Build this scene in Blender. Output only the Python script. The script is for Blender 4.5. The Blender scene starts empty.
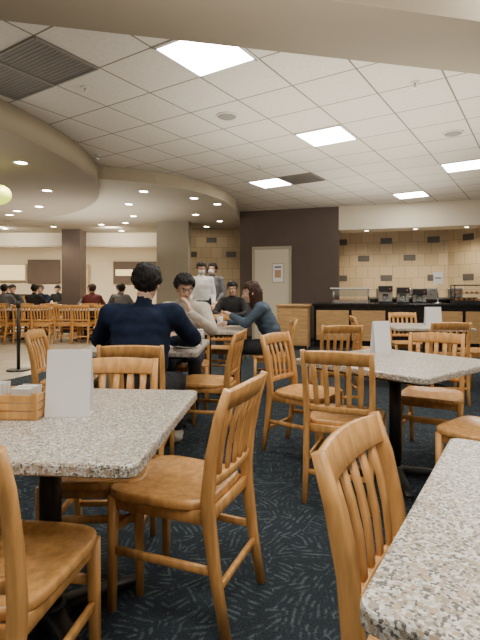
import bpy, bmesh, math, random
from mathutils import Vector, Matrix, noise, Euler
random.seed(7)
S=bpy.context.scene
COL=S.collection
R=math.radians

# ---------------------------------------------------------------- materials
def mat(name,col,rough=0.5,metal=0.0,emit=None,es=0.0,noise_scale=None,noise_amt=0.15,bump=0.0,stretch=(1,1,1),spec=0.5):
    m=bpy.data.materials.new(name); m.use_nodes=True
    nt=m.node_tree; b=nt.nodes['Principled BSDF']
    b.inputs['Base Color'].default_value=(*col,1); b.inputs['Roughness'].default_value=rough
    b.inputs['Metallic'].default_value=metal
    b.inputs['Specular IOR Level'].default_value=spec
    if emit is not None:
        b.inputs['Emission Color'].default_value=(*emit,1); b.inputs['Emission Strength'].default_value=es
    if noise_scale:
        tc=nt.nodes.new('ShaderNodeTexCoord'); mp=nt.nodes.new('ShaderNodeMapping')
        mp.inputs['Scale'].default_value=stretch
        n=nt.nodes.new('ShaderNodeTexNoise'); n.inputs['Scale'].default_value=noise_scale; n.inputs['Detail'].default_value=5
        nt.links.new(tc.outputs['Object'],mp.inputs['Vector']); nt.links.new(mp.outputs[0],n.inputs['Vector'])
        cr=nt.nodes.new('ShaderNodeValToRGB')
        cr.color_ramp.elements[0].position=0.3; cr.color_ramp.elements[1].position=0.7
        cr.color_ramp.elements[0].color=(*[c*(1-noise_amt) for c in col],1)
        cr.color_ramp.elements[1].color=(*[min(1,c*(1+noise_amt)) for c in col],1)
        nt.links.new(n.outputs['Fac'],cr.inputs['Fac']); nt.links.new(cr.outputs[0],b.inputs['Base Color'])
        if bump:
            bp=nt.nodes.new('ShaderNodeBump'); bp.inputs['Strength'].default_value=bump; bp.inputs['Distance'].default_value=0.01
            nt.links.new(n.outputs['Fac'],bp.inputs['Height']); nt.links.new(bp.outputs[0],b.inputs['Normal'])
    return m

M={}
M['wood']=mat('chair_wood',(0.64,0.33,0.105),0.27,noise_scale=7,noise_amt=0.24,stretch=(5,5,0.8))
M['wood2']=mat('cabinet_wood',(0.52,0.31,0.13),0.4,noise_scale=5,noise_amt=0.2,stretch=(1,1,6))
M['black']=mat('black_metal',(0.012,0.012,0.013),0.45)
M['chrome']=mat('steel',(0.55,0.55,0.55),0.25,1.0)
M['white']=mat('white_card',(0.85,0.84,0.85),0.5)
M['paper']=mat('paper',(0.75,0.73,0.68),0.7)
M['brown']=mat('brown_wall_paint',(0.095,0.066,0.054),0.7,noise_scale=3,noise_amt=0.06)
M['cream']=mat('cream_paint',(0.62,0.54,0.41),0.75,noise_scale=2,noise_amt=0.03)
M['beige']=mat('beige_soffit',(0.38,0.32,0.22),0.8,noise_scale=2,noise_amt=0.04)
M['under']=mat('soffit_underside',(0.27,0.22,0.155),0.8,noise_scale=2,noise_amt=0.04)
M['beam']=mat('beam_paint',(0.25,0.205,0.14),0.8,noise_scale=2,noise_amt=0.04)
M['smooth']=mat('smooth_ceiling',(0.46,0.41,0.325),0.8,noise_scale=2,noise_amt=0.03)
M['door']=mat('door_paint',(0.66,0.60,0.47),0.5)
M['frame']=mat('door_frame',(0.42,0.37,0.27),0.5)
M['colgrey']=mat('column_paint',(0.30,0.265,0.205),0.7,noise_scale=2,noise_amt=0.04)
M['accent']=mat('accent_tile',(0.10,0.09,0.08),0.3)
M['granite_dark']=mat('dark_stone',(0.012,0.012,0.013),0.2,noise_scale=60,noise_amt=0.5)
M['panel']=mat('light_panel',(0.9,0.9,0.9),0.5,emit=(1.0,0.965,0.90),es=32)
M['disc']=mat('downlight_lamp',(0.9,0.9,0.9),0.5,emit=(1.0,0.88,0.66),es=45)
M['trim']=mat('white_trim',(0.55,0.52,0.46),0.5)
M['vent']=mat('vent_grey',(0.19,0.17,0.145),0.6)
M['speaker']=mat('speaker_mesh',(0.22,0.20,0.17),0.6)
M['yellow']=mat('lamp_yellow',(0.7,0.7,0.2),0.5,emit=(0.70,0.85,0.06),es=1.8)
M['menu']=mat('menu_board_lit',(0.6,0.5,0.3),0.5,emit=(1.0,0.75,0.38),es=1.0)
M['orange']=mat('orange_wall',(0.60,0.34,0.10),0.7)
M['skin']=mat('skin',(0.60,0.37,0.26),0.5,noise_scale=20,noise_amt=0.06)
M['lip']=mat('lips',(0.38,0.13,0.11),0.5)
M['hair']=mat('black_hair',(0.010,0.008,0.008),0.6,noise_scale=60,noise_amt=0.5,bump=0.8,spec=0.3)
M['hairb']=mat('brown_hair',(0.05,0.025,0.015),0.6,noise_scale=60,noise_amt=0.4,bump=0.8,spec=0.3)
M['eyew']=mat('eye_white',(0.7,0.7,0.68),0.3)
M['navy']=mat('navy_fleece',(0.011,0.019,0.046),0.9,noise_scale=12,noise_amt=0.3,bump=0.6,spec=0.2)
M['jeans']=mat('dark_jeans',(0.02,0.022,0.03),0.9,noise_scale=30,noise_amt=0.3)
M['hoodie']=mat('grey_hoodie',(0.52,0.47,0.40),0.9,noise_scale=12,noise_amt=0.12,bump=0.6)
M['slate']=mat('slate_jacket',(0.065,0.095,0.135),0.85,noise_scale=12,noise_amt=0.2,bump=0.6,spec=0.25)
M['whitec']=mat('white_uniform',(0.78,0.77,0.74),0.85,noise_scale=12,noise_amt=0.08,bump=0.4)
M['greyc']=mat('grey_shirt',(0.13,0.13,0.14),0.85,noise_scale=12,noise_amt=0.15)
M['redc']=mat('maroon_shirt',(0.16,0.04,0.04),0.85,noise_scale=12,noise_amt=0.15)
M['blackc']=mat('black_shirt',(0.02,0.02,0.022),0.85,noise_scale=12,noise_amt=0.3)
M['shoe']=mat('light_shoe',(0.50,0.45,0.38),0.7)
M['shoed']=mat('dark_shoe',(0.03,0.03,0.03),0.7)
M['mask']=mat('face_mask',(0.70,0.73,0.75),0.8)
M['poster']=mat('poster_red',(0.5,0.12,0.06),0.5)
M['postert']=mat('poster_tan',(0.50,0.30,0.18),0.5)
M['cupred']=mat('drink_cup',(0.6,0.6,0.58),0.4)
M['food']=mat('food',(0.45,0.22,0.07),0.6,noise_scale=30,noise_amt=0.4)
M['glassm']=mat('clear_acrylic',(0.7,0.75,0.76),0.1)
M['glassm'].node_tree.nodes['Principled BSDF'].inputs['Transmission Weight'].default_value=0.9

def granite():
    m=bpy.data.materials.new('speckled_stone'); m.use_nodes=True; nt=m.node_tree; b=nt.nodes['Principled BSDF']
    tc=nt.nodes.new('ShaderNodeTexCoord')
    base=nt.nodes.new('ShaderNodeRGB'); base.outputs[0].default_value=(0.52,0.49,0.43,1); cur=base.outputs[0]
    for sc,thr,col,off in [(165,0.55,(0.74,0.72,0.67),0),(145,0.72,(0.33,0.285,0.22),3.3),(200,0.79,(0.12,0.11,0.10),7.7),(115,0.86,(0.46,0.36,0.24),12.1)]:
        mp=nt.nodes.new('ShaderNodeMapping'); mp.inputs['Location'].default_value=(off,off*2,off)
        v=nt.nodes.new('ShaderNodeTexVoronoi'); v.inputs['Scale'].default_value=sc
        nt.links.new(tc.outputs['Object'],mp.inputs[0]); nt.links.new(mp.outputs[0],v.inputs['Vector'])
        sx=nt.nodes.new('ShaderNodeSeparateColor'); nt.links.new(v.outputs['Color'],sx.inputs[0])
        g=nt.nodes.new('ShaderNodeMath'); g.operation='GREATER_THAN'; g.inputs[1].default_value=thr
        nt.links.new(sx.outputs[0],g.inputs[0])
        mx=nt.nodes.new('ShaderNodeMix'); mx.data_type='RGBA'
        nt.links.new(g.outputs[0],mx.inputs['Factor']); nt.links.new(cur,mx.inputs['A']); mx.inputs['B'].default_value=(*col,1)
        cur=mx.outputs['Result']
    nt.links.new(cur,b.inputs['Base Color']); b.inputs['Roughness'].default_value=0.28
    return m
M['granite']=granite()

def carpet():
    m=bpy.data.materials.new('carpet'); m.use_nodes=True; nt=m.node_tree; b=nt.nodes['Principled BSDF']
    L=nt.links.new
    tc=nt.nodes.new('ShaderNodeTexCoord')
    v=nt.nodes.new('ShaderNodeTexVoronoi'); v.inputs['Scale'].default_value=8
    nd=nt.nodes.new('ShaderNodeTexNoise'); nd.inputs['Scale'].default_value=6; L(tc.outputs['Object'],nd.inputs['Vector'])
    va=nt.nodes.new('ShaderNodeVectorMath'); va.operation='MULTIPLY_ADD'; L(nd.outputs['Color'],va.inputs[0]); va.inputs[1].default_value=(.12,.12,0); L(tc.outputs['Object'],va.inputs[2])
    L(va.outputs[0],v.inputs['Vector'])
    sc=nt.nodes.new('ShaderNodeSeparateColor'); L(v.outputs['Color'],sc.inputs[0])
    mu=nt.nodes.new('ShaderNodeMath'); mu.operation='MULTIPLY'; mu.inputs[1].default_value=6.28; L(sc.outputs[0],mu.inputs[0])
    vr=nt.nodes.new('ShaderNodeVectorRotate'); vr.rotation_type='Z_AXIS'; L(tc.outputs['Object'],vr.inputs['Vector']); L(mu.outputs[0],vr.inputs['Angle'])
    w=nt.nodes.new('ShaderNodeTexWave'); w.inputs['Scale'].default_value=11; w.inputs['Distortion'].default_value=3.5; w.inputs['Detail Scale'].default_value=1.2
    L(vr.outputs[0],w.inputs['Vector'])
    n2=nt.nodes.new('ShaderNodeTexNoise'); n2.inputs['Scale'].default_value=18; n2.inputs['Detail'].default_value=2; L(tc.outputs['Object'],n2.inputs['Vector'])
    m2=nt.nodes.new('ShaderNodeMapRange'); m2.inputs['From Min'].default_value=0.36; m2.inputs['From Max'].default_value=0.60; L(n2.outputs['Fac'],m2.inputs[0])
    mm=nt.nodes.new('ShaderNodeMath'); mm.operation='MULTIPLY'; L(w.outputs['Fac'],mm.inputs[0]); L(m2.outputs[0],mm.inputs[1])
    cr=nt.nodes.new('ShaderNodeValToRGB'); e=cr.color_ramp.elements
    e[0].position=0.3; e[0].color=(0.021,0.029,0.037,1); e[1].position=1.0; e[1].color=(0.070,0.092,0.102,1)
    n=nt.nodes.new('ShaderNodeTexNoise'); n.inputs['Scale'].default_value=140; n.inputs['Detail'].default_value=3; L(tc.outputs['Object'],n.inputs['Vector'])
    L(mm.outputs[0],cr.inputs['Fac'])
    mr=nt.nodes.new('ShaderNodeMapRange'); mr.inputs['From Min'].default_value=0.3; mr.inputs['From Max'].default_value=0.7; mr.inputs['To Min'].default_value=0.5; mr.inputs['To Max'].default_value=1.5
    L(n.outputs['Fac'],mr.inputs[0])
    vm=nt.nodes.new('ShaderNodeVectorMath'); vm.operation='SCALE'; L(cr.outputs[0],vm.inputs[0]); L(mr.outputs[0],vm.inputs['Scale'])
    L(vm.outputs[0],b.inputs['Base Color']); b.inputs['Roughness'].default_value=0.95; b.inputs['Specular IOR Level'].default_value=0.15
    bp=nt.nodes.new('ShaderNodeBump'); bp.inputs['Strength'].default_value=0.6; bp.inputs['Distance'].default_value=0.004; L(n.outputs['Fac'],bp.inputs['Height']); L(bp.outputs[0],b.inputs['Normal'])
    return m
M['carpet']=carpet()

def brick(name,c1,c2,mort,bw,rh,ms,offset=0.0,rough=0.7,vec='Object',rot=(0,0,0),spec=0.4):
    m=bpy.data.materials.new(name); m.use_nodes=True; nt=m.node_tree; b=nt.nodes['Principled BSDF']; L=nt.links.new
    tc=nt.nodes.new('ShaderNodeTexCoord'); mp=nt.nodes.new('ShaderNodeMapping'); mp.inputs['Rotation'].default_value=rot
    br=nt.nodes.new('ShaderNodeTexBrick'); br.offset=offset; br.squash=1.0
    br.inputs['Color1'].default_value=(*c1,1); br.inputs['Color2'].default_value=(*c2,1); br.inputs['Mortar'].default_value=(*mort,1)
    br.inputs['Scale'].default_value=1; br.inputs['Brick Width'].default_value=bw; br.inputs['Row Height'].default_value=rh
    br.inputs['Mortar Size'].default_value=ms; br.inputs['Mortar Smooth'].default_value=0.0; br.inputs['Bias'].default_value=0
    L(tc.outputs[vec],mp.inputs[0]); L(mp.outputs[0],br.inputs['Vector'])
    n=nt.nodes.new('ShaderNodeTexNoise'); n.inputs['Scale'].default_value=25; n.inputs['Detail'].default_value=6; L(tc.outputs[vec],n.inputs['Vector'])
    mr=nt.nodes.new('ShaderNodeMapRange'); mr.inputs['To Min'].default_value=0.85; mr.inputs['To Max'].default_value=1.15; L(n.outputs['Fac'],mr.inputs[0])
    vm=nt.nodes.new('ShaderNodeVectorMath'); vm.operation='SCALE'; L(br.outputs['Color'],vm.inputs[0]); L(mr.outputs[0],vm.inputs['Scale'])
    L(vm.outputs[0],b.inputs['Base Color']); b.inputs['Roughness'].default_value=rough; b.inputs['Specular IOR Level'].default_value=spec
    return m
M['ceil']=brick('acoustic_tile',(0.58,0.53,0.45),(0.56,0.51,0.43),(0.17,0.15,0.12),0.61,0.61,0.008,spec=0.1,rough=0.9)
M['tile']=brick('stone_wall_tile',(0.60,0.47,0.30),(0.50,0.38,0.23),(0.33,0.26,0.17),0.30,0.30,0.006,offset=0.5,rough=0.4,rot=(R(-90),0,0))
M['ftile']=brick('floor_tile',(0.52,0.47,0.39),(0.48,0.43,0.35),(0.28,0.24,0.19),0.45,0.45,0.006,rough=0.25)

# ---------------------------------------------------------------- mesh builder
class B:
    def __init__(s): s.bm=bmesh.new(); s.mats=[]
    def mi(s,m):
        if m not in s.mats: s.mats.append(m)
        return s.mats.index(m)
    def _fin(s,faces,m,smooth=False):
        i=s.mi(m)
        for f in faces: f.material_index=i; f.smooth=smooth
    def box(s,c,size,m,rz=0,rot=None,bev=0.0):
        mx=Matrix.Translation(Vector(c))@(rot if rot else Matrix.Rotation(rz,4,'Z'))@Matrix.Diagonal((*size,1))
        r=bmesh.ops.create_cube(s.bm,size=1,matrix=mx); vs=r['verts']
        fs=list({f for v in vs for f in v.link_faces})
        s._fin(fs,m)
        if bev>0:
            es=list({e for v in vs for e in v.link_edges})
            rr=bmesh.ops.bevel(s.bm,geom=es,offset=bev,segments=2,affect='EDGES',profile=0.5)
            s._fin(rr['faces'],m)
    def cyl(s,p1,p2,r1,r2,m,seg=20,caps=True):
        p1=Vector(p1);p2=Vector(p2);d=p2-p1
        mx=Matrix.Translation((p1+p2)/2)@d.to_track_quat('Z','Y').to_matrix().to_4x4()
        r=bmesh.ops.create_cone(s.bm,cap_ends=caps,segments=seg,radius1=r1,radius2=r2,depth=d.length,matrix=mx)
        fs=list({f for v in r['verts'] for f in v.link_faces}); s._fin(fs,m)
        for f in fs:
            if len(f.verts)==4: f.smooth=True
    def ell(s,c,rad,m,rot=None,sub=3):
        mx=Matrix.Translation(Vector(c))@(rot if rot else Matrix())@Matrix.Diagonal((*rad,1))
        r=bmesh.ops.create_icosphere(s.bm,subdivisions=sub,radius=1,matrix=mx)
        s._fin(list({f for v in r['verts'] for f in v.link_faces}),m,True)
    def prism(s,pts,z0,z1,m,mside=None,smooth=False):
        n=len(pts); a=[s.bm.verts.new((p[0],p[1],z0)) for p in pts]; b=[s.bm.verts.new((p[0],p[1],z1)) for p in pts]
        f1=s.bm.faces.new(a[::-1]); f2=s.bm.faces.new(b)
        s._fin([f1,f2],m)
        sd=[s.bm.faces.new((a[i],a[(i+1)%n],b[(i+1)%n],b[i])) for i in range(n)]
        s._fin(sd,mside or m,smooth)
    def bar(s,path,side,hw,ht,m,ch=0.3):
        """sweep chamfered rectangle; side: fixed vector (half hw), other axis half ht"""
        side=Vector(side).normalized(); rings=[]; n=len(path)
        P=[Vector(p) for p in path]
        for i in range(n):
            t=(P[min(i+1,n-1)]-P[max(i-1,0)]).normalized(); sd=(side-t*side.dot(t)).normalized(); u=t.cross(sd)
            w=hw[i] if isinstance(hw,(list,tuple)) else hw; h=ht[i] if isinstance(ht,(list,tuple)) else ht
            c=min(w,h)*ch
            pts=[(w-c,h),(w,h-c),(w,-h+c),(w-c,-h),(-w+c,-h),(-w,-h+c),(-w,h-c),(-w+c,h)]
            rings.append([s.bm.verts.new(P[i]+sd*a+u*b) for a,b in pts])
        fs=[s.bm.faces.new(rings[0]),s.bm.faces.new(rings[-1][::-1])]
        for i in range(n-1):
            for k in range(8):
                fs.append(s.bm.faces.new((rings[i][k],rings[i][(k+1)%8],rings[i+1][(k+1)%8],rings[i+1][k])))
        s._fin(fs,m)
        for f in fs[2:]: f.smooth=True
    def mesh(s,name):
        bmesh.ops.recalc_face_normals(s.bm,faces=s.bm.faces)
        me=bpy.data.meshes.new(name); s.bm.to_mesh(me); s.bm.free()
        for m in s.mats: me.materials.append(M[m] if isinstance(m,str) else m)
        return me
    def obj(s,name,loc=(0,0,0),rz=0,parent=None):
        o=bpy.data.objects.new(name,s.mesh(name)); COL.objects.link(o); o.location=loc; o.rotation_euler=(0,0,rz)
        if parent: o.parent=parent
        return o
def link(name,me,loc,rz=0):
    o=bpy.data.objects.new(name,me); COL.objects.link(o); o.location=loc; o.rotation_euler=(0,0,rz); return o

# ---------------------------------------------------------------- room shell
H=3.1
ga=R(-33.3); A_=Vector((math.cos(ga),math.sin(ga))); B_=Vector((-math.sin(ga),math.cos(ga)))
L1=Vector((-0.27,3.77)); g=0.61
def cell(i,j): return L1+A_*(g*i)+B_*(g*j)
XL,XR,YB,YF=-12.0,6.3,-4.0,19.0
b=B(); b.prism([(XL,YB),(XR,YB),(XR,YF),(XL,YF)],-0.1,0,'carpet'); b.obj('floor')
b=B(); b.prism([(-12,3.0),(-4.2,4.9),(-3.1,6.3),(-2.3,8.6),(-1.7,11.0),(-1.9,19),(-12,19)],0.0,0.004,'ftile'); b.obj('floor_tile_area')
org=L1-A_*(g/2)-B_*(g/2); inv=Matrix.Rotation(-ga,2)
b=B(); b.prism([tuple(inv@(Vector(p)-org)) for p in [(XL,YB),(XR,YB),(XR,YF),(XL,YF)]],0,0.1,'ceil')
b.obj('ceiling',(org.x,org.y,H),ga)

def wall(name,p,q,z0,z1,m,th=0.15):
    p=Vector(p);q=Vector(q);d=q-p
    b=B(); b.box((d.length/2,th/2,(z0+z1)/2),(d.length,th,z1-z0),m)
    return b.obj(name,(p.x,p.y,0),math.atan2(d.y,d.x))
A=(0.0,11.4);Bp=(2.25,10.7);C=(5.2,9.75)
wall('wall_back',A,Bp,0,H,'brown')
wall('wall_left',(XL,YB),(XL,YF),0,H,'cream')
wall('wall_rear',(XR,YB),(XL,YB),0,H,'cream')
wall('wall_right',(XR,9.0),(XR,YB),0,H,'cream')
wall('wall_far_left',(XL,YF),(-2.3,YF),0,H,'cream')
wall('wall_corridor',(-2.3,13.2),(0.35,13.2),0,H,'tile')
wall('wall_corridor_side',(-2.35,YF),(-2.35,13.2),0,H,'cream')
wall('wall_return',(0.16,13.2),(0.16,11.5),0,H,'brown',0.12)
wall('wall_alcove',(2.1,12.3),(5.1,11.35),0,H,'tile')
wall('wall_alcove_right',(5.03,11.37),(6.3,9.0),0,H,'tile')
wall('wall_alcove_left',(2.2,10.9),(2.2,12.25),0,H,'tile',0.1)
d=Vector(C)-Vector(Bp)
w=wall('trim_bulkhead',Bp,(6.25,9.42),2.56,H-0.002,'cream',0.6)
def accents(parent_p,parent_q,rows,name):
    p=Vector(parent_p);q=Vector(parent_q);dd=q-p;b=B()
    for z,off in rows:
        s=off
        while s<dd.length-0.2:
            b.box((s,-0.006,z),(0.28,0.014,0.15),'accent',bev=0.003); s+=1.1
    b.obj(name,(p.x,p.y,0),math.atan2(dd.y,dd.x))
rows=[(2.43,0.55),(2.0,1.1),(1.5,0.55)]
accents((2.1,12.3),(5.1,11.35),rows,'trim_accent_tiles')
accents((5.03,11.37),(6.3,9.0),rows,'trim_accent_tiles.001')
accents((-2.3,13.2),(0.35,13.2),[(2.6,0.4),(2.2,0.95),(1.75,0.4)],'trim_accent_tiles.002')
b=B(); dd=Vector(Bp)-Vector(A); b.box((dd.length/2,-0.008,0.05),(dd.length,0.016,0.10),'black'); b.obj('baseboard_back',(A[0],A[1],0),math.atan2(dd.y,dd.x))

pts=[(-4.5,8.0),(-2.6,7.15),(-2.1,7.2),(-1.72,7.35),(-1.35,7.55),(-0.98,7.85),(-0.6,8.35),(-0.3,8.95),(-0.1,9.8),(0.0,11.38),(0.0,13.19),(-2.36,13.19),(-2.36,14.2),(-12,14.2),(-12,8.0)]
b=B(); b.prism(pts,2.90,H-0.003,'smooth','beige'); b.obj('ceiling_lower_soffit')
cx,cy,rr=-7.1,6.3,5.0
pts=[]
for i in range(97):
    a=-math.pi/2-0.6+ (math.pi+1.2)*i/96
    x=cx+rr*math.cos(a);y=cy+rr*math.sin(a)
    if x>XL: pts.append((x,y))
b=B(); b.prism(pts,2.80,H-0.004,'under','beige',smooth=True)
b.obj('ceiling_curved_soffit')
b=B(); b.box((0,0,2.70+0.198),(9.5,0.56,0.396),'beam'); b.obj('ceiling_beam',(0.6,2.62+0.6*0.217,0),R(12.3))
b=B(); b.box((-7.2,14.1,2.74),(9.6,0.3,0.5),'cream'); b.box((-7.2,13.93,2.50),(9.6,0.06,0.05),'frame'); b.obj('trim_far_bulkhead')
b=B(); b.box((0,0,H/2),(0.52,0.52,H-0.01),'brown',bev=0.01); b.box((0,0,0.08),(0.56,0.56,0.16),'black'); b.obj('brown_column',(-4.73,13.4,0))
b=B(); b.box((0,0,H/2),(0.8,0.6,H-0.01),'colgrey',bev=0.01); b.box((0,0,0.08),(0.84,0.64,0.16),'black'); b.obj('grey_column',(-1.68,12.0,0))

ang=math.atan2(dd.y,dd.x); dv=dd.normalized(); nv=Vector((dv.y,-dv.x))
b=B()
W_,Hd=0.93,2.20
b.box((W_/2,-0.02,Hd/2),(W_-0.1,0.03,Hd-0.06),'door',bev=0.004)
b.box((0.0+0.02,-0.03,Hd/2),(0.06,0.06,Hd),'frame'); b.box((W_-0.02,-0.03,Hd/2),(0.06,0.06,Hd),'frame'); b.box((W_/2,-0.03,Hd-0.0),(W_+0.02,0.06,0.06),'frame')
b.box((0.62,-0.038,1.60),(0.29,0.008,0.46),'frame'); b.box((0.62,-0.044,1.60),(0.25,0.006,0.42),'white'); b.box((0.62,-0.049,1.58),(0.15,0.005,0.18),'postert'); b.box((0.62,-0.049,1.74),(0.16,0.005,0.03),'black')
b.cyl((0.14,-0.10,1.02),(0.26,-0.10,1.02),0.012,0.012,'chrome'); b.cyl((0.14,-0.03,1.02),(0.14,-0.10,1.02),0.02,0.02,'chrome')
b.cyl((W_/2-0.05,-0.04,0.4),(W_/2-0.05,-0.05,0.4),0.02,0.02,'chrome')
p=Vector(A)+dv*0.33
b.obj('door_1',(p.x,p.y,0),ang)

b=B()
b.box((-9.2,18.9,1.9),(1.1,0.08,0.6),'menu'); b.box((-9.2,18.93,1.9),(1.2,0.06,0.7),'frame'); b.obj('menu_board')
b=B(); b.box((-6.6,18.94,1.1),(0.9,0.06,2.2),'orange'); b.box((-6.6,18.9,2.2),(1.0,0.08,0.06),'frame'); b.box((-6.12,18.9,1.1),(0.06,0.08,2.2),'frame'); b.box((-7.08,18.9,1.1),(0.06,0.08,2.2),'frame'); b.obj('door_2')
b=B(); b.box((-9.4,17.6,0.5),(4.0,0.7,1.0),'wood2'); b.box((-9.4,17.55,1.02),(4.1,0.85,0.05),'granite_dark'); b.box((-9.4,17.22,0.06),(4.0,0.02,0.12),'black'); b.obj('far_service_counter')
b=B(); b.box((-4.0,18.94,1.9),(2.2,0.05,0.9),'brown'); b.box((-4.0,18.9,1.9),(2.0,0.04,0.25),'menu'); b.box((-4.0,18.9,2.36),(2.2,0.06,0.04),'frame'); b.obj('menu_board')
b=B(); b.box((-7.9,18.95,1.95),(1.3,0.04,0.95),'brown'); b.box((-10.3,18.95,1.95),(.8,0.04,0.95),'brown'); b.obj('trim_far_wall_panels')

# ---------------------------------------------------------------- ceiling fixtures
def panel(i,j):
    c=cell(i,j); b=B()
    s=g/2-0.012
    b.box((0,0,-0.004),(2*s-0.03,2*s-0.03,0.006),'panel')
    for k in (-1,1):
        b.box((k*s,0,-0.006),(0.03,2*s+0.03,0.012),'trim'); b.box((0,k*s,-0.006),(2*s,0.03,0.012),'trim')
    b.obj('ceiling_light_panel',(c.x,c.y,H),ga)
for ij in [(0,0),(0,4),(-3,7),(0,11),(2,8),(0,-4),(4,0),(4,4),(0,-8),(4,-4),(-4,-4),(8,0),(8,-4),(-4,-8),(-8,-8),(8,4),(4,-8)]:
    panel(*ij)
def vent(i,j):
    c=cell(i,j); b=B(); s=g/2-0.01
    b.box((0,0,-0.002),(2*s,2*s,0.004),'vent')
    for k in range(15): b.box((0,-s+0.03+k*(2*s-0.06)/14,-0.006),(2*s-0.02,0.014,0.006),'vent',rot=Matrix.Rotation(R(30),4,'X'))
    for k in (-1,1): b.box((k*s,0,-0.008),(0.02,2*s,0.016),'vent'); b.box((0,k*s,-0.008),(2*s,0.02,0.016),'vent')
    b.obj('ceiling_vent',(c.x,c.y,H),ga)
vent(-2,-1); vent(-3,-1); vent(-2,7)
spk=[(-0.14,5.13),(2.58,5.69)]
for c in spk:
    b=B(); b.cyl((0,0,0),(0,0,-0.012),0.125,0.115,'trim',32); b.cyl((0,0,-0.0125),(0,0,-0.018),0.10,0.09,'speaker',32); b.obj('ceiling_speaker',(c[0],c[1],H))
for c in [(-1.45,4.4),(-2.0,6.6),(1.6,4.3),(0.3,7.2)]:
    b=B(); b.cyl((0,0,0),(0,0,-0.01),0.04,0.035,'trim',20); b.cyl((0,0,-0.01),(0,0,-0.05),0.01,0.008,'chrome',12); b.cyl((0,0,-0.05),(0,0,-0.055),0.025,0.025,'chrome',12); b.obj('fire_sprinkler',(c[0],c[1],H))
def down(x,y,z,r=0.075):
    b=B()
    n=28; rings=[]
    for rad,zz in [(r+0.025,0.0),(r+0.022,-0.008),(r,-0.008),(r-0.006,-0.001)]:
        rings.append([b.bm.verts.new((rad*math.cos(2*math.pi*k/n),rad*math.sin(2*math.pi*k/n),zz)) for k in range(n)])
    fs=[]
    for a in range(3):
        for k in range(n): fs.append(b.bm.faces.new((rings[a][k],rings[a][(k+1)%n],rings[a+1][(k+1)%n],rings[a+1][k])))
    b._fin(fs,'trim',True)
    b.cyl((0,0,-0.0005),(0,0,-0.003),r-0.004,r-0.004,'disc',28)
    b.obj('recessed_downlight',(x,y,z))
for x,y in [(-2.2,9.3),(-1.66,8.1),(-0.85,8.7),(-0.45,9.3),(-2.45,10.8),(-1.0,10.6),(-3.6,12.2),(-2.9,11.9),(-5.0,12.6),(-0.5,11.6),(-3.4,13.5),(-6.5,13.0),(-0.9,12.6)]: down(x,y,2.90)
for x,y in [(-2.75,5.9),(-3.1,7.55),(-3.85,9.0),(-4.9,10.0),(-3.3,4.4),(-5.2,8.6),(-4.6,6.6),(-6.0,10.6),(-4.5,9.5)]: down(x,y,2.80)
for x,y in [(2.9,10.75),(3.9,10.45),(4.9,10.15)]: down(x,y,2.56,0.05)

def area(name,loc,size,energy,col=(1,0.93,0.8),rot=(0,0,0)):
    l=bpy.data.lights.new(name,'AREA'); l.energy=energy; l.size=size; l.color=col; l.shape='DISK'
    o=bpy.data.objects.new(name,l); COL.objects.link(o); o.location=loc; o.rotation_euler=rot; return o
def spot(name,loc,energy,ang=110,col=(1,0.86,0.64),rot=(0,0,0)):
    l=bpy.data.lights.new(name,'SPOT'); l.energy=energy; l.spot_size=R(ang); l.spot_blend=0.8; l.shadow_soft_size=0.06; l.color=col
    o=bpy.data.objects.new(name,l); COL.objects.link(o); o.location=loc; o.rotation_euler=rot; return o
for k,(x,y) in enumerate([(-2.2,9.3),(-1.66,8.1),(-0.45,9.3),(-3.6,12.2),(-5.0,12.6),(-6.5,13.0),(-0.5,11.6)]): spot('downlight_beam',(x,y,2.88),95,130)
for x,y in [(-2.75,5.9),(-3.1,7.55),(-3.85,9.0),(-4.6,6.6)]: spot('downlight_beam',(x,y,2.78),90,130)
for x,y in [(2.9,10.75),(3.9,10.45),(4.9,10.15)]: spot('downlight_beam',(x,y+0.1,2.54),90,120,rot=(R(20),0,0))
for x in (-10,-7.2,-4.4): area('far_kitchen_light',(x,16.6,3.05),0.9,130,(1,0.88,0.68))
for x in (-9.5,-6.5,-3.5): area('bulkhead_wash_light',(x,12.6,2.86),0.3,55,(1,0.93,0.78),rot=(R(55),0,0))
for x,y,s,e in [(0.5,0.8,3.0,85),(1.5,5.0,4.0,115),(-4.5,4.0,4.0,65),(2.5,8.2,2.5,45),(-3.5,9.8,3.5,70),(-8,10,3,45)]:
    area('ceiling_bounce_fill',(x,y,1.95),s,e,(1,0.94,0.84),rot=(R(180),0,0))  # added fill aimed up to brighten the ceiling like bounce; no fixture there

b=B(); b.ell((0,0,0),(0.17,0.17,0.13),'yellow'); b.cyl((0,0,0.10),(0,0,0.16),0.05,0.03,'chrome'); b.cyl((0,0,0.16),(0,0,0.375),0.006,0.006,'black'); b.obj('pendant_lamp',(-3.1,6.0,2.42))

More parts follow.
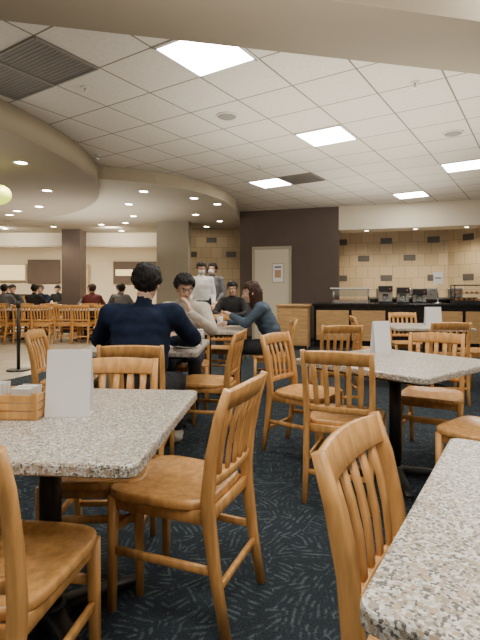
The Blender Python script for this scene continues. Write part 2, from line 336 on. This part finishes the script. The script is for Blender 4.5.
# ---------------------------------------------------------------- chair
def chair_mesh():
    b=B()
    N=44; rings=[]
    def outline(t,s):
        a=2*math.pi*t/N; c,sn=math.cos(a),math.sin(a)
        e=0.42
        x=abs(c)**e*(1 if c>=0 else -1); y=abs(sn)**e*(1 if sn>=0 else -1)
        X=0.012+0.212*x*s; wd=0.195+0.028*(x*0.5+0.5)
        return X,wd*y*s
    for s,z in [(0.25,.441),(0.5,.443),(0.72,.448),(0.88,.455),(0.96,.457),(0.99,.453),(1.0,.446),(1.0,.432),(0.985,.425),(0.9,.423),(0.4,.423)]:
        rings.append([b.bm.verts.new((*outline(k,s),z)) for k in range(N)])
    fs=[b.bm.faces.new(rings[0]),b.bm.faces.new(rings[-1][::-1])]
    for i in range(len(rings)-1):
        for k in range(N): fs.append(b.bm.faces.new((rings[i][k],rings[i][(k+1)%N],rings[i+1][(k+1)%N],rings[i+1][k])))
    b._fin(fs,'wood',True)
    st=[(-.275,0),(-.238,.2),(-.212,.40),(-.208,.48),(-.222,.62),(-.252,.76),(-.285,.862)]
    def stx(z):
        for (x0,z0),(x1,z1) in zip(st,st[1:]):
            if z0<=z<=z1: return x0+(x1-x0)*(z-z0)/(z1-z0)
        return st[-1][0]
    for sy in (-1,1):
        b.bar([(x,sy*(0.178+0.012*z/.86),z) for x,z in st],(0,1,0),[.014,.015,.016,.016,.015,.014,.012],[.016,.019,.023,.023,.020,.018,.013],'wood')
        b.bar([(.185,sy*.195,0),(.182,sy*.19,.43)],(0,1,0),[.014,.018],[.014,.018],'wood')
        b.bar([(stx(.23),sy*.182,.23),(.185,sy*.192,.23)],(0,1,0),.009,.014,'wood')
        b.bar([(-.20,sy*.175,.405),(.18,sy*.185,.405)],(0,1,0),.009,.024,'wood')
    b.bar([(.182,-.185,.405),(.182,.185,.405)],(1,0,0),.009,.022,'wood')
    b.bar([(.185,-.19,.30),(.185,.19,.30)],(1,0,0),.009,.014,'wood')
    b.bar([(-.208,-.18,.41),(-.208,.18,.41)],(1,0,0),.009,.022,'wood')
    b.bar([(stx(.17),-.18,.17),(stx(.17),.18,.17)],(1,0,0),.009,.013,'wood')
    up=Vector((stx(.86)-stx(.78),0,.08)).normalized()
    path=[(stx(.82)-.020*(1-(y/.19)**2),y,.822+.006*(1-(y/.19)**2)) for y in [-.186+.0372*k for k in range(11)]]
    b.bar(path,up,[.036+.004*math.sin(math.pi*k/10) for k in range(11)],.011,'wood')
    up=Vector((stx(.56)-stx(.50),0,.06)).normalized()
    path=[(stx(.53)-.016*(1-(y/.18)**2),y,.53) for y in [-.18+.036*k for k in range(11)]]
    b.bar(path,up,.018,.010,'wood')
    for k in range(5):
        y=-.122+.061*k; cc=1-(y/.19)**2
        b.bar([(stx(z)-(.016+.004*(z-.53)/.27)*cc+0.004*math.sin(math.pi*(z-.53)/.27),y*(1+.10*(z-.53)/.3),z) for z in (.53,.58,.65,.72,.795)],(0,1,0),[.012,.0135,.0145,.0145,.014],.006,'wood')
    return b.mesh('dining_chair')
CH=chair_mesh()
def chair(x,y,deg): return link('dining_chair',CH,(x,y,0.004 if y>11 and x<-2 else 0),R(deg))

for c in [(-.235,1.87,158),(-.665,1.30,83),(-.595,2.03,-88),(-.67,3.13,91),(-1.44,3.95,4),(-.27,3.92,168),(-.3,6.15,-92),(.36,5.5,178),
          (.50,3.50,-36),(.64,2.83,66),(.505,.985,-33),(1.34,2.52,130),(1.40,3.42,-118),(-.53,4.87,-90),
          (1.72,6.0,-5),(2.22,5.15,84),(2.95,5.9,185),(2.4,6.75,-95),(0.95,4.75,95)]:
    chair(*c)

# ---------------------------------------------------------------- tables
def table_mesh(sz):
    b=B(); h=sz/2; rc=0.035
    def rounded(inset):
        pts=[]; r=rc
        for q,(sx,sy) in enumerate([(1,1),(-1,1),(-1,-1),(1,-1)]):
            for k in range(7):
                a=math.pi/2*q+math.pi/2*k/6
                pts.append((sx*(h-r)+(r-inset)*math.cos(a),sy*(h-r)+(r-inset)*math.sin(a)))
        return pts
    prof=[(0.008,.712),(0.0,.718),(0.0,.742),(0.003,.748),(0.010,.75)]
    rings=[[b.bm.verts.new((x,y,z)) for x,y in rounded(i)] for i,z in prof]
    n=len(rings[0]); fs=[b.bm.faces.new(rings[0][::-1]),b.bm.faces.new(rings[-1])]
    for i in range(len(rings)-1):
        for k in range(n): fs.append(b.bm.faces.new((rings[i][k],rings[i][(k+1)%n],rings[i+1][(k+1)%n],rings[i+1][k])))
    b._fin(fs,'granite')
    b.box((0,0,.70),(sz-.16,sz-.16,.024),'black')
    b.box((0,0,.685),(.34,.34,.012),'black')
    b.cyl((0,0,.03),(0,0,.69),.038,.038,'black',28)
    b.cyl((0,0,.03),(0,0,.075),.075,.045,'black',28)
    for k in range(4):
        a=math.pi/4+k*math.pi/2; c,s_=math.cos(a),math.sin(a)
        b.bar([(0.02*c,0.02*s_,.045),(.2*c,.2*s_,.035),(.36*c,.36*s_,.018)],(-s_,c,0),[.035,.03,.022],[.022,.018,.012],'black')
        b.cyl((.35*c,.35*s_,0),(.35*c,.35*s_,.012),.02,.02,'black',12)
    return b.mesh('dining_table')
TB=table_mesh(0.92)
def table(x,y,deg): return link('dining_table',TB,(x,y,0.004 if y>11 and x<-2 else 0),R(deg))
table(-.685,1.70,-5); table(.795,.815,-32); table(1.0,3.03,40); table(-.75,3.86,-2); table(-.38,5.55,-3); table(2.35,5.95,-8)

def card(x,y,z,deg,w=.155,h=.235):
    b=B()
    b.box((0,.02,h/2),(w,.0025,h),'white',rot=Matrix.Rotation(R(8),4,'X')); b.box((0,-.02,h/2),(w,.0025,h),'white',rot=Matrix.Rotation(R(-8),4,'X'))
    b.box((0,0,.0015),(w,.075,.003),'white')
    b.obj('table_tent_card',(x,y,z+.0),R(deg))
card(-.615,1.70,.7502,4); card(1.0,3.34,.7502,15,.13,.23); card(2.40,5.85,.7502,0,.2,.24)
b=B()
W,D_,hh,t=.26,.15,.085,.008
for k in range(3):
    z=.018+k*.028
    b.box((0,-D_/2,z),(W,t,.024),'wood'); b.box((0,D_/2,z),(W,t,.024),'wood'); b.box((-W/2,0,z),(t,D_,.024),'wood'); b.box((W/2,0,z),(t,D_,.024),'wood')
for sx in (-1,1):
    for sy in (-1,1): b.box((sx*(W/2-.004),sy*(D_/2-.004),.047),(.014,.014,.094),'wood')
b.box((0,0,.004),(W,D_,.008),'wood'); b.box((0,0,.045),(.006,D_,.07),'wood')
for k in range(8): b.box((-.065+random.uniform(-.004,.004),-.05+k*.013,.062),(.085,.003,.10),'paper',rot=Matrix.Rotation(R(random.uniform(-8,8)),4,'X'))
for k in range(6): b.box((.06,-.04+k*.015,.060),(.07,.008,.085),'paper',rot=Matrix.Rotation(R(random.uniform(-10,10)),4,'X'))
b.obj('napkin_caddy',(-.830,1.70,.7502),R(-3))

def plate(x,y,z,name='dinner_plate'):
    b=B(); n=32; rings=[]
    for r_,zz in [(.05,.004),(.075,.006),(.11,.018),(.112,.016),(.078,.0),(.05,.0)]:
        rings.append([b.bm.verts.new((r_*math.cos(2*math.pi*k/n),r_*math.sin(2*math.pi*k/n),zz)) for k in range(n)])
    fs=[b.bm.faces.new(rings[0]),b.bm.faces.new(rings[-1][::-1])]
    for i in range(5):
        for k in range(n): fs.append(b.bm.faces.new((rings[i][k],rings[i][(k+1)%n],rings[i+1][(k+1)%n],rings[i+1][k])))
    b._fin(fs,'white',True)
    for k in range(5): b.ell((random.uniform(-.04,.04),random.uniform(-.04,.04),.016),(.026,.02,.014),'food',sub=2)
    b.obj(name,(x,y,z))
plate(-.42,3.68,.7502); plate(-.47,4.0,.7502); plate(-.46,5.6,.7502); plate(-1.05,4.0,.7502)
def cup(x,y,z,m='cupred'):
    b=B(); b.cyl((0,0,0),(0,0,.12),.028,.040,m,24); b.cyl((0,0,.12),(0,0,.128),.043,.041,'white',24); b.cyl((0.01,0,.128),(.02,0,.19),.003,.003,'poster',8); b.obj('drink_cup',(x,y,z))
cup(-.34,3.85,.7502); cup(-.85,4.2,.7502); cup(-.35,5.3,.7502); cup(-.25,5.85,.7502,'white')

# ---------------------------------------------------------------- service counter
p=Vector((1.55,9.85)); q=Vector((5.2,8.95)); dd=q-p; Lc=dd.length; ang=math.atan2(dd.y,dd.x)
b=B()
b.box((Lc/2,.36,.46),(Lc,.7,.84),'granite_dark'); b.box((Lc/2,.36,.90),(Lc+.06,.80,.05),'granite_dark',bev=.006); b.box((Lc/2,0.03,.05),(Lc,.04,.1),'black')
for k in range(5):
    w=.66; x=.38+k*.72
    if k in (0,1,3,4): b.box((x,-.002,.47),(w,.02,.62),'wood2',bev=.004)
b.obj('service_counter',(p.x,p.y,0),ang)
cm=lambda s,o=.3:(p+dd.normalized()*s+Vector((-dd.normalized().y,dd.normalized().x))*o)
c0=cm(1.15,1.22)
b=B(); b.box((1.1,0,.5),(2.2,.35,1.0),'granite_dark'); b.box((1.1,0,1.02),(2.24,.42,.04),'chrome')
for k in range(4): b.box((.3+.5*k,0,1.14),(.3,.28,.2),'chrome',bev=.02); b.cyl((.3+.5*k,-.14,1.1),(.3+.5*k,-.18,1.1),.015,.012,'black',10)
b.obj('back_bar',(c0.x,c0.y,0),ang)
b=B(); b.box((0,0,.44),(.62,.55,.84),'wood2',bev=.006); b.box((0,0,.885),(.68,.6,.04),'wood2',bev=.006)
for sx in (-1,1): b.box((sx*.15,-.28,.46),(.27,.015,.70),'wood2',bev=.004); b.cyl((sx*.04,-.30,.5),(sx*.04,-.30,.6),.006,.006,'chrome',8)
b.box((0,-.27,.04),(.6,.02,.08),'black'); b.obj('wood_cabinet',(1.12,9.75,0),R(-14))
def guard(s):
    c=cm(s,.35); b=B()
    for sx in (-1,1):
        for sy in (-.2,.2): b.cyl((sx*.36,sy,0),(sx*.36,sy,.30),.012,.012,'chrome',12)
    b.box((0,0,.31),(.84,.50,.022),'white',bev=.004); b.box((0,-.23,.22),(.70,.006,.16),'glassm'); b.box((0,0,.03),(.76,.42,.06),'chrome',bev=.004)
    for k in range(3): b.box((-.24+k*.24,0,.065),(.2,.3,.01),'food')
    b.obj('sneeze_guard',(c.x,c.y,.925),ang)
guard(.75)
def coffee(s,w=.28,h=.36):
    c=cm(s,.38); b=B()
    b.box((0,.06,h/2),(w,.20,h),'chrome',bev=.01); b.box((0,-.08,h-.06),(w,.20,.12),'black',bev=.01); b.box((0,-.09,.02),(w,.22,.04),'black',bev=.006)
    b.cyl((0,-.10,.045),(0,-.10,.17),.06,.05,'glassm',20); b.cyl((0,-.1,.17),(0,-.1,.19),.055,.05,'black',20); b.cyl((w*.3,-.19,h-.06),(w*.3,-.182,h-.06),.015,.015,'poster',12)
    b.obj('coffee_machine',(c.x,c.y,.925),ang)
coffee(1.45); coffee(1.80,.24,.33); coffee(2.12,.26,.3)
def case(s):
    c=cm(s,.35); b=B()
    b.box((0,0,.03),(.6,.42,.06),'black',bev=.004)
    for sx in (-1,1):
        for sy in (-1,1): b.box((sx*.29,sy*.2,.2),(.016,.016,.34),'black')
    b.box((0,0,.37),(.6,.42,.02),'black'); b.box((0,0,.2),(.56,.38,.008),'chrome')
    for k in range(6): b.ell((-.22+.09*k,-.05,.085),(.04,.05,.028),'food',sub=2); b.ell((-.22+.09*k,-.05,.225),(.035,.05,.025),'food',sub=2)
    b.obj('pastry_display_case',(c.x,c.y,.925),ang)
case(3.05)
c=cm(2.48,.35); b=B(); b.cyl((0,0,0),(0,0,.02),.09,.09,'chrome'); b.cyl((0,0,.02),(0,0,.42),.01,.01,'chrome'); b.box((0,-.01,.52),(.18,.012,.24),'white'); b.box((0,-.018,.52),(.12,.004,.02),'black'); b.obj('counter_sign',(c.x,c.y,.925),ang)
c=cm(3.55,.3); b=B(); b.box((0,0,.16),(.26,.03,.22),'black',bev=.008); b.cyl((0,.02,0),(0,.02,.1),.015,.015,'black'); b.box((0,.03,.006),(.2,.16,.012),'black'); b.obj('cash_register_screen',(c.x,c.y,.925),ang)

b=B(); b.cyl((0,0,0),(0,0,.02),.17,.16,'black',32); b.cyl((0,0,.02),(0,0,.98),.025,.025,'black',20); b.cyl((0,0,.93),(0,0,1.02),.032,.032,'black',20); b.ell((0,0,1.02),(.033,.033,.015),'black'); b.obj('crowd_control_stanchion',(-3.3,7.0,0.004))

# ---------------------------------------------------------------- people
def evalmesh(bm,voxel,smooth_it,name):
    me=bpy.data.meshes.new(name); bm.to_mesh(me); bm.free()
    o=bpy.data.objects.new('tmp',me); COL.objects.link(o)
    m=o.modifiers.new('r','REMESH'); m.mode='VOXEL'; m.voxel_size=voxel; m.use_smooth_shade=True
    s=o.modifiers.new('s','SMOOTH'); s.iterations=smooth_it; s.factor=0.5
    dg=bpy.context.evaluated_depsgraph_get(); dg.update()
    r=bpy.data.meshes.new_from_object(o.evaluated_get(dg)); r.name=name
    bpy.data.objects.remove(o); return r
def cap(bm,p1,r1,p2,r2):
    p1=Vector(p1);p2=Vector(p2);d=p2-p1
    mx=Matrix.Translation((p1+p2)/2)@d.to_track_quat('Z','Y').to_matrix().to_4x4()
    bmesh.ops.create_cone(bm,cap_ends=True,segments=20,radius1=r1,radius2=r2,depth=max(d.length,1e-4),matrix=mx)
    for p,r in ((p1,r1),(p2,r2)): bmesh.ops.create_icosphere(bm,subdivisions=3,radius=r,matrix=Matrix.Translation(p))
def elli(bm,c,rad,rot=None):
    bmesh.ops.create_icosphere(bm,subdivisions=3,radius=1,matrix=Matrix.Translation(Vector(c))@(rot or Matrix())@Matrix.Diagonal((*rad,1)))
def segd(p,a,b):
    ab=b-a; t=max(0,min(1,(p-a).dot(ab)/max(ab.length_squared,1e-9))); return (p-(a+ab*t)).length
def child(name,me,parent,mx=None):
    o=bpy.data.objects.new(name,me); COL.objects.link(o); o.parent=parent
    if mx is not None: o.matrix_local=mx
    return o

_handcache={}
def hand_mesh(curl,side,vox):
    key=(curl,side,vox)
    if key in _handcache: return _handcache[key]
    bm=bmesh.new()
    cap(bm,(-.03,0,0),.024,(.02,0,0),.027)
    for y in (-.026,-.009,.009,.026): cap(bm,(.015,y*.7,0),.015,(.085-abs(y)*.2,y,.002),.0125)
    for k,(y,L) in enumerate([(.028,.070),(.0095,.078),(-.0095,.072),(-.028,.056)]):
        y*=side
        p=Vector((.088-abs(y)*.25,y,.002)); a=curl*.6; r=.0092-(.0012 if k==3 else 0)
        for sidx,f in enumerate((.45,.32,.23)):
            q=p+Vector((math.cos(a),y*.9 if sidx==0 else 0,-math.sin(a)))*L*f*1.05
            cap(bm,p,r,q,r*.92); p=q; a+=curl; r*=.92
    p=Vector((.018,.028*side,-.004)); q=p+Vector((.030,.024*side,-.010)); cap(bm,p,.014,q,.0115)
    p=q;q=p+Vector((.028,.010*side,-.010)); cap(bm,p,.0115,q,.0095); p=q;q=p+Vector((.022,.002*side,-.008)); cap(bm,p,.0095,q,.0085)
    me=evalmesh(bm,vox,2,'hand'); me.materials.append(M['skin'])
    _handcache[key]=me; return me

def head_parts(parent,hc,pitch,yaw,hair,style,skin='skin',extra=None,vox=.006):
    mxh=Matrix.Translation(Vector(hc))@Matrix.Rotation(yaw,4,'Z')@Matrix.Rotation(pitch,4,'Y')
    bm=bmesh.new()
    elli(bm,(-.008,0,.035),(.096,.076,.088))
    elli(bm,(.022,0,-.02),(.070,.064,.085))
    elli(bm,(.040,0,-.075),(.042,.040,.032))
    cap(bm,(.086,0,.012),.010,(.106,0,-.024),.014); 
    elli(bm,(.086,0,.030),(.014,.045,.010)); elli(bm,(.075,.035,-.022),(.018,.020,.018)); elli(bm,(.075,-.035,-.022),(.018,.020,.018))
    elli(bm,(.082,0,-.052),(.014,.024,.012))
    for s in (-1,1): elli(bm,(-.004,s*.078,-.005),(.018,.010,.030),Matrix.Rotation(R(-10),4,'Y'))
    me=evalmesh(bm,vox,3,'head'); me.materials.append(M[skin]); child('head',me,parent,mxh)
    b=B()
    for s in (-1,1):
        b.ell((.081,s*.030,.012),(.012,.014,.008),'eyew',sub=2); b.ell((.0905,s*.030,.012),(.0045,.006,.006),'hair',sub=2)
        b.bar([(.090,s*.014,.030),(.094,s*.030,.035),(.084,s*.046,.030)],(0,0,1),.003,.003,hair)
    b.ell((.094,0,-.050),(.006,.021,.0045),'lip',sub=2)
    if extra=='glasses':
        for s in (-1,1):
            n=16; ring=[(.102,s*.032+.021*math.cos(2*math.pi*k/n),.010+.017*math.sin(2*math.pi*k/n)) for k in range(n+1)]
            for u,v in zip(ring,ring[1:]): b.cyl(u,v,.0014,.0014,'black',6)
            b.cyl((.100,s*.053,.014),(.0,s*.082,.014),.0014,.0014,'black',6)
        b.cyl((.103,-.011,.012),(.103,.011,.012),.0014,.0014,'black',6)
    if extra=='mask':
        b.ell((.062,0,-.042),(.052,.060,.050),'mask',sub=3)
    fo=b.obj('face_features',parent=parent); fo.matrix_local=mxh
    bm=bmesh.new()
    bmesh.ops.create_icosphere(bm,subdivisions=5,radius=1,matrix=Matrix.Translation((-.014,0,.045))@Matrix.Diagonal((.108,.092,.098,1)))
    if style=='long':
        for v in bm.verts:
            if v.co.z<.03: v.co.z=.03+(v.co.z-.03)*3.2; v.co.x-=.015
    else:
        for v in bm.verts:
            if v.co.z<0.03: v.co.z=.03+(v.co.z-.03)*1.35; k=max(0,.0-v.co.z); v.co.x+=k*.15; v.co.y*=1-k*2.2
    if style=='fluffy':
        for v in bm.verts:
            k=max(0,min(1,(v.co.z+.05)/.08)); v.co.y*=1+.12*k; v.co.x=-.014+(v.co.x+.014)*(1+.08*k)
            if v.co.z>.04: v.co.z=.04+(v.co.z-.04)*1.12
    amp=2.0 if style=='fluffy' else 1.0
    for v in bm.verts:
        n_=noise.noise(v.co*22+Vector((parent.location.x*3,0,0)))*.010+noise.noise(Vector((v.co.x*60,v.co.y*60,v.co.z*25)))*.006*amp
        v.co+= (v.co-Vector((-.014,0,.03))).normalized()*n_
    kill=[v for v in bm.verts if (v.co.x>.045+.02*noise.noise(v.co*30) and v.co.z<.062) or (style!='long' and v.co.x>-.01 and v.co.z<.0)]
    bmesh.ops.delete(bm,geom=kill,context='VERTS')
    for f in bm.faces: f.smooth=True
    me=bpy.data.meshes.new('hair'); bm.to_mesh(me); bm.free(); me.materials.append(M[hair]); child('hair',me,parent,mxh)

SEAT=dict(pelvis=(-.02,0,.565),waist=(.0,0,.72),chest=(.03,0,.90),neckb=(.045,0,1.07),
  shL=(.035,.175,1.015),shR=(.035,-.175,1.015),elL=(.22,.27,.80),elR=(.22,-.27,.80),wrL=(.43,.12,.80),wrR=(.43,-.12,.80),
  hiL=(-.01,.09,.55),hiR=(-.01,-.09,.55),knL=(.40,.12,.53),knR=(.40,-.12,.53),anL=(.40,.12,.10),anR=(.40,-.12,.10),head=(.085,0,1.215))
STAND=dict(pelvis=(0,0,.95),waist=(.0,0,1.10),chest=(.01,0,1.27),neckb=(.0,0,1.44),
  shL=(0,.18,1.38),shR=(0,-.18,1.38),elL=(-.02,.24,1.10),elR=(-.02,-.24,1.10),wrL=(.16,.20,.96),wrR=(.16,-.20,.96),
  hiL=(0,.09,.92),hiR=(0,-.09,.92),knL=(.02,.10,.50),knR=(.02,-.10,.50),anL=(0,.11,.10),anR=(0,-.11,.10),head=(.02,0,1.585))
def person(name,x,y,deg,J,shirt,pants='jeans',shoe='shoed',hair='hair',style='short',pitch=0,yaw=0,extra=None,vox=.014,curl=.45,w=1.0,z=0,sc=1.0,hood=False,skin='skin'):
    e=bpy.data.objects.new(name,None); COL.objects.link(e); e.location=(x,y,z); e.rotation_euler=(0,0,R(deg)); e.scale=(sc,sc,sc)
    J={k:Vector(v) for k,v in J.items()}
    bm=bmesh.new(); pr=[]
    def C_(a,ra,b_,rb,lab):
        a=Vector(a);b_=Vector(b_); cap(bm,a,ra,b_,rb); pr.append((a,b_,(ra+rb)/2,lab))
    def E_(c,rad,lab,rot=None):
        elli(bm,c,rad,rot); c=Vector(c); pr.append((c-Vector((0,rad[1]*.5,0)),c+Vector((0,rad[1]*.5,0)),(rad[0]+rad[2])/2*.9,lab))
    E_(J['pelvis'],(.13*w,.175*w,.11),1)
    E_(J['waist'],(.120*w,.168*w,.14),0); E_((J['waist']+J['chest'])/2,(.122*w,.172*w,.14),0)
    E_(J['chest'],(.122*w,.178*w,.14),0); E_(J['chest']+Vector((0,0,.07)),(.105*w,.178*w,.10),0)
    C_(J['chest']+Vector((0,0,.04)),.10,J['neckb'],.058,0)
    C_(J['neckb']+Vector((0,0,-.01)),.056,J['neckb']*.45+J['head']*.55,.050,3)
    if hood: E_(J['neckb']+Vector((-.055,0,-.005)),(.080,.115,.050),0); C_(J['neckb']+Vector((.05,.05,-.035)),.022,J['neckb']+Vector((.05,-.05,-.035)),.022,0)
    for s in 'LR':
        C_(J['neckb']+Vector((0,0,-.045)),.060,J['sh'+s],.070*w,0)
        C_(J['sh'+s],.066*w,J['el'+s],.052*w,0); C_(J['el'+s],.052*w,J['wr'+s],.036,0)
        # cuff
        dc=(J['wr'+s]-J['el'+s]).normalized(); C_(J['wr'+s]-dc*.02,.040,J['wr'+s],.040,0)
        C_(J['hi'+s],.092*w,J['kn'+s],.064,1); C_(J['kn'+s],.062,J['an'+s]+Vector((0,0,.03)),.045,1)
        a=J['an'+s]; C_(a+Vector((-.03,0,-.055)),.040,a+Vector((.10,.0,-.062)),.036,2); C_(a+Vector((.06,0,-.06)),.037,a+Vector((.155,0,-.068)),.030,2)
        C_(a+Vector((0,0,.02)),.042,a+Vector((0,0,-.04)),.042,2)
    me=evalmesh(bm,vox,7,'body')
    for k in (shirt,pants,shoe,skin): me.materials.append(M[k])
    for p_ in me.polygons:
        c=p_.center; best=min(pr,key=lambda q:segd(c,q[0],q[1])-q[2]); p_.material_index=best[3]; p_.use_smooth=True
    nr=[v.normal.copy() for v in me.vertices]
    for v,n_ in zip(me.vertices,nr):
        fold=1-abs(noise.noise(Vector((v.co.x*7,v.co.y*7,v.co.z*16))+Vector((x,y,0))))*2
        v.co+=n_*(noise.noise(v.co*8+Vector((x,y,0)))*.008+fold*.005)
        if v.co.z<.0: v.co.z=0
    child('body',me,e)
    for s in 'LR':
        d_=(J['wr'+s]-J['el'+s]).normalized()
        if 'dir'+s in J: d_=J['dir'+s].normalized()
        up=Vector((0,0,1)); 
        yv=up.cross(d_).normalized(); zv=d_.cross(yv)
        mx=Matrix((( d_.x,yv.x,zv.x,0),(d_.y,yv.y,zv.y,0),(d_.z,yv.z,zv.z,0),(0,0,0,1)))
        mx=Matrix.Translation(J['wr'+s]+d_*.025)@mx
        child('hand_'+('left' if s=='L' else 'right'),hand_mesh(curl,-1 if s=='L' else 1,.0045),e,mx)
    head_parts(e,J['head'],pitch,yaw,hair,style,skin,extra)
    return e
def J_(base,**k): d=dict(base); d.update(k); return d

person('man_in_navy_sweater',-.665,3.12,90,J_(SEAT,chest=(.05,.0,.92),neckb=(.085,0,1.085),shL=(.06,.21,1.03),shR=(.06,-.21,1.03),head=(.13,-.02,1.235),
   elL=(.25,.34,.84),elR=(.26,-.33,.85),wrL=(.45,.14,.81),wrR=(.46,-.16,.81),knR=(.38,-.20,.53),anR=(.60,-.17,.10),anL=(.3,.12,.10)),
   'navy',shoe='shoe',style='fluffy',pitch=R(16),w=1.16,vox=.012)
person('man_in_grey_hoodie',-.545,4.80,-90,J_(SEAT,chest=(.08,0,.91),neckb=(.12,0,1.075),shL=(.10,.18,1.01),shR=(.10,-.18,1.01),head=(.19,0,1.215),
   elL=(.33,.28,.82),elR=(.33,-.27,.82),wrL=(.50,.10,.98),wrR=(.55,-.12,.81),dirL=(-.1,-.35,.9)),
   'hoodie',style='fluffy',pitch=R(18),yaw=R(20),extra='glasses',hood=True,w=1.08,vox=.013)
person('woman_in_slate_jacket',.36,5.5,180,J_(SEAT,chest=(.09,0,.89),neckb=(.15,0,1.04),shL=(.12,.155,.98),shR=(.12,-.155,.98),head=(.23,0,1.165),
   elL=(.30,.22,.82),elR=(.30,-.22,.82),wrL=(.45,.10,.90),wrR=(.50,-.10,.81)),
   'slate',hair='hairb',style='long',pitch=R(12),yaw=R(8),w=.95,vox=.013)
person('cafeteria_worker_standing',-.72,8.7,-75,STAND,'whitec','jeans','shoed',pitch=R(10),extra='mask',vox=.02,sc=1.0)
person('cafeteria_worker_standing',-.55,9.6,-120,STAND,'greyc','blackc','shoed',extra='mask',vox=.02,sc=1.02)
chair(-.12,8.0,-100)
person('seated_student',-.12,8.0,-100,SEAT,'blackc','jeans','shoed',pitch=R(10),vox=.02)

zt=.004
ppl=[(-6.3,13.0,-60,'blackc','hair'),(-6.0,11.9,100,'greyc','hair'),(-5.45,12.9,-90,'navy','hairb'),(-5.2,11.8,80,'blackc','hair'),(-4.05,12.9,-100,'greyc','hair'),
     (-3.75,11.9,95,'redc','hairb'),(-3.3,12.9,-80,'blackc','hair'),(-6.9,12.0,70,'hoodie','hair'),(-3.0,11.8,80,'greyc','hair'),(-5.75,14.9,-90,'blackc','hair'),(-7.3,14.8,-90,'navy','hair')]
for k,(x,y,a,sh,hr) in enumerate(ppl):
    c=chair(x,y,a)
    person('seated_student',x,y,a,SEAT,sh,'jeans','shoed',hair=hr,pitch=R(10),vox=.024,z=zt)
for x,y in [(-6.2,12.45),(-5.3,12.35),(-3.9,12.4),(-3.0,12.35),(-7.3,12.5),(-5.8,14.3),(-7.3,14.2)]: table(x,y,0)
for x,y,a in [(-5.3,10.6,80),(-4.85,10.65,95),(-4.4,10.5,100),(-3.95,10.7,90),(-3.5,10.6,85),(-3.05,10.7,95),(-6.4,10.3,90),(-5.9,10.2,80),(-4.7,11.8,100)]: 
    o=chair(x,y,a); o.location.z=.004
for x,y in [(-5.1,11.2),(-3.7,11.25),(-6.3,10.9)]: o=table(x,y,0); o.location.z=.004

w=bpy.data.worlds.new('World'); S.world=w; w.use_nodes=True
w.node_tree.nodes['Background'].inputs[0].default_value=(0.9,0.85,0.78,1); w.node_tree.nodes['Background'].inputs[1].default_value=0.3
cam=bpy.data.cameras.new('camera'); co=bpy.data.objects.new('camera',cam); COL.objects.link(co)
co.location=(0,0,1.2); co.rotation_euler=(R(90),0,0); cam.sensor_width=36; cam.sensor_fit='AUTO'; cam.lens=470/640*36; cam.shift_y=-30/640
cam.clip_start=0.05
S.camera=co
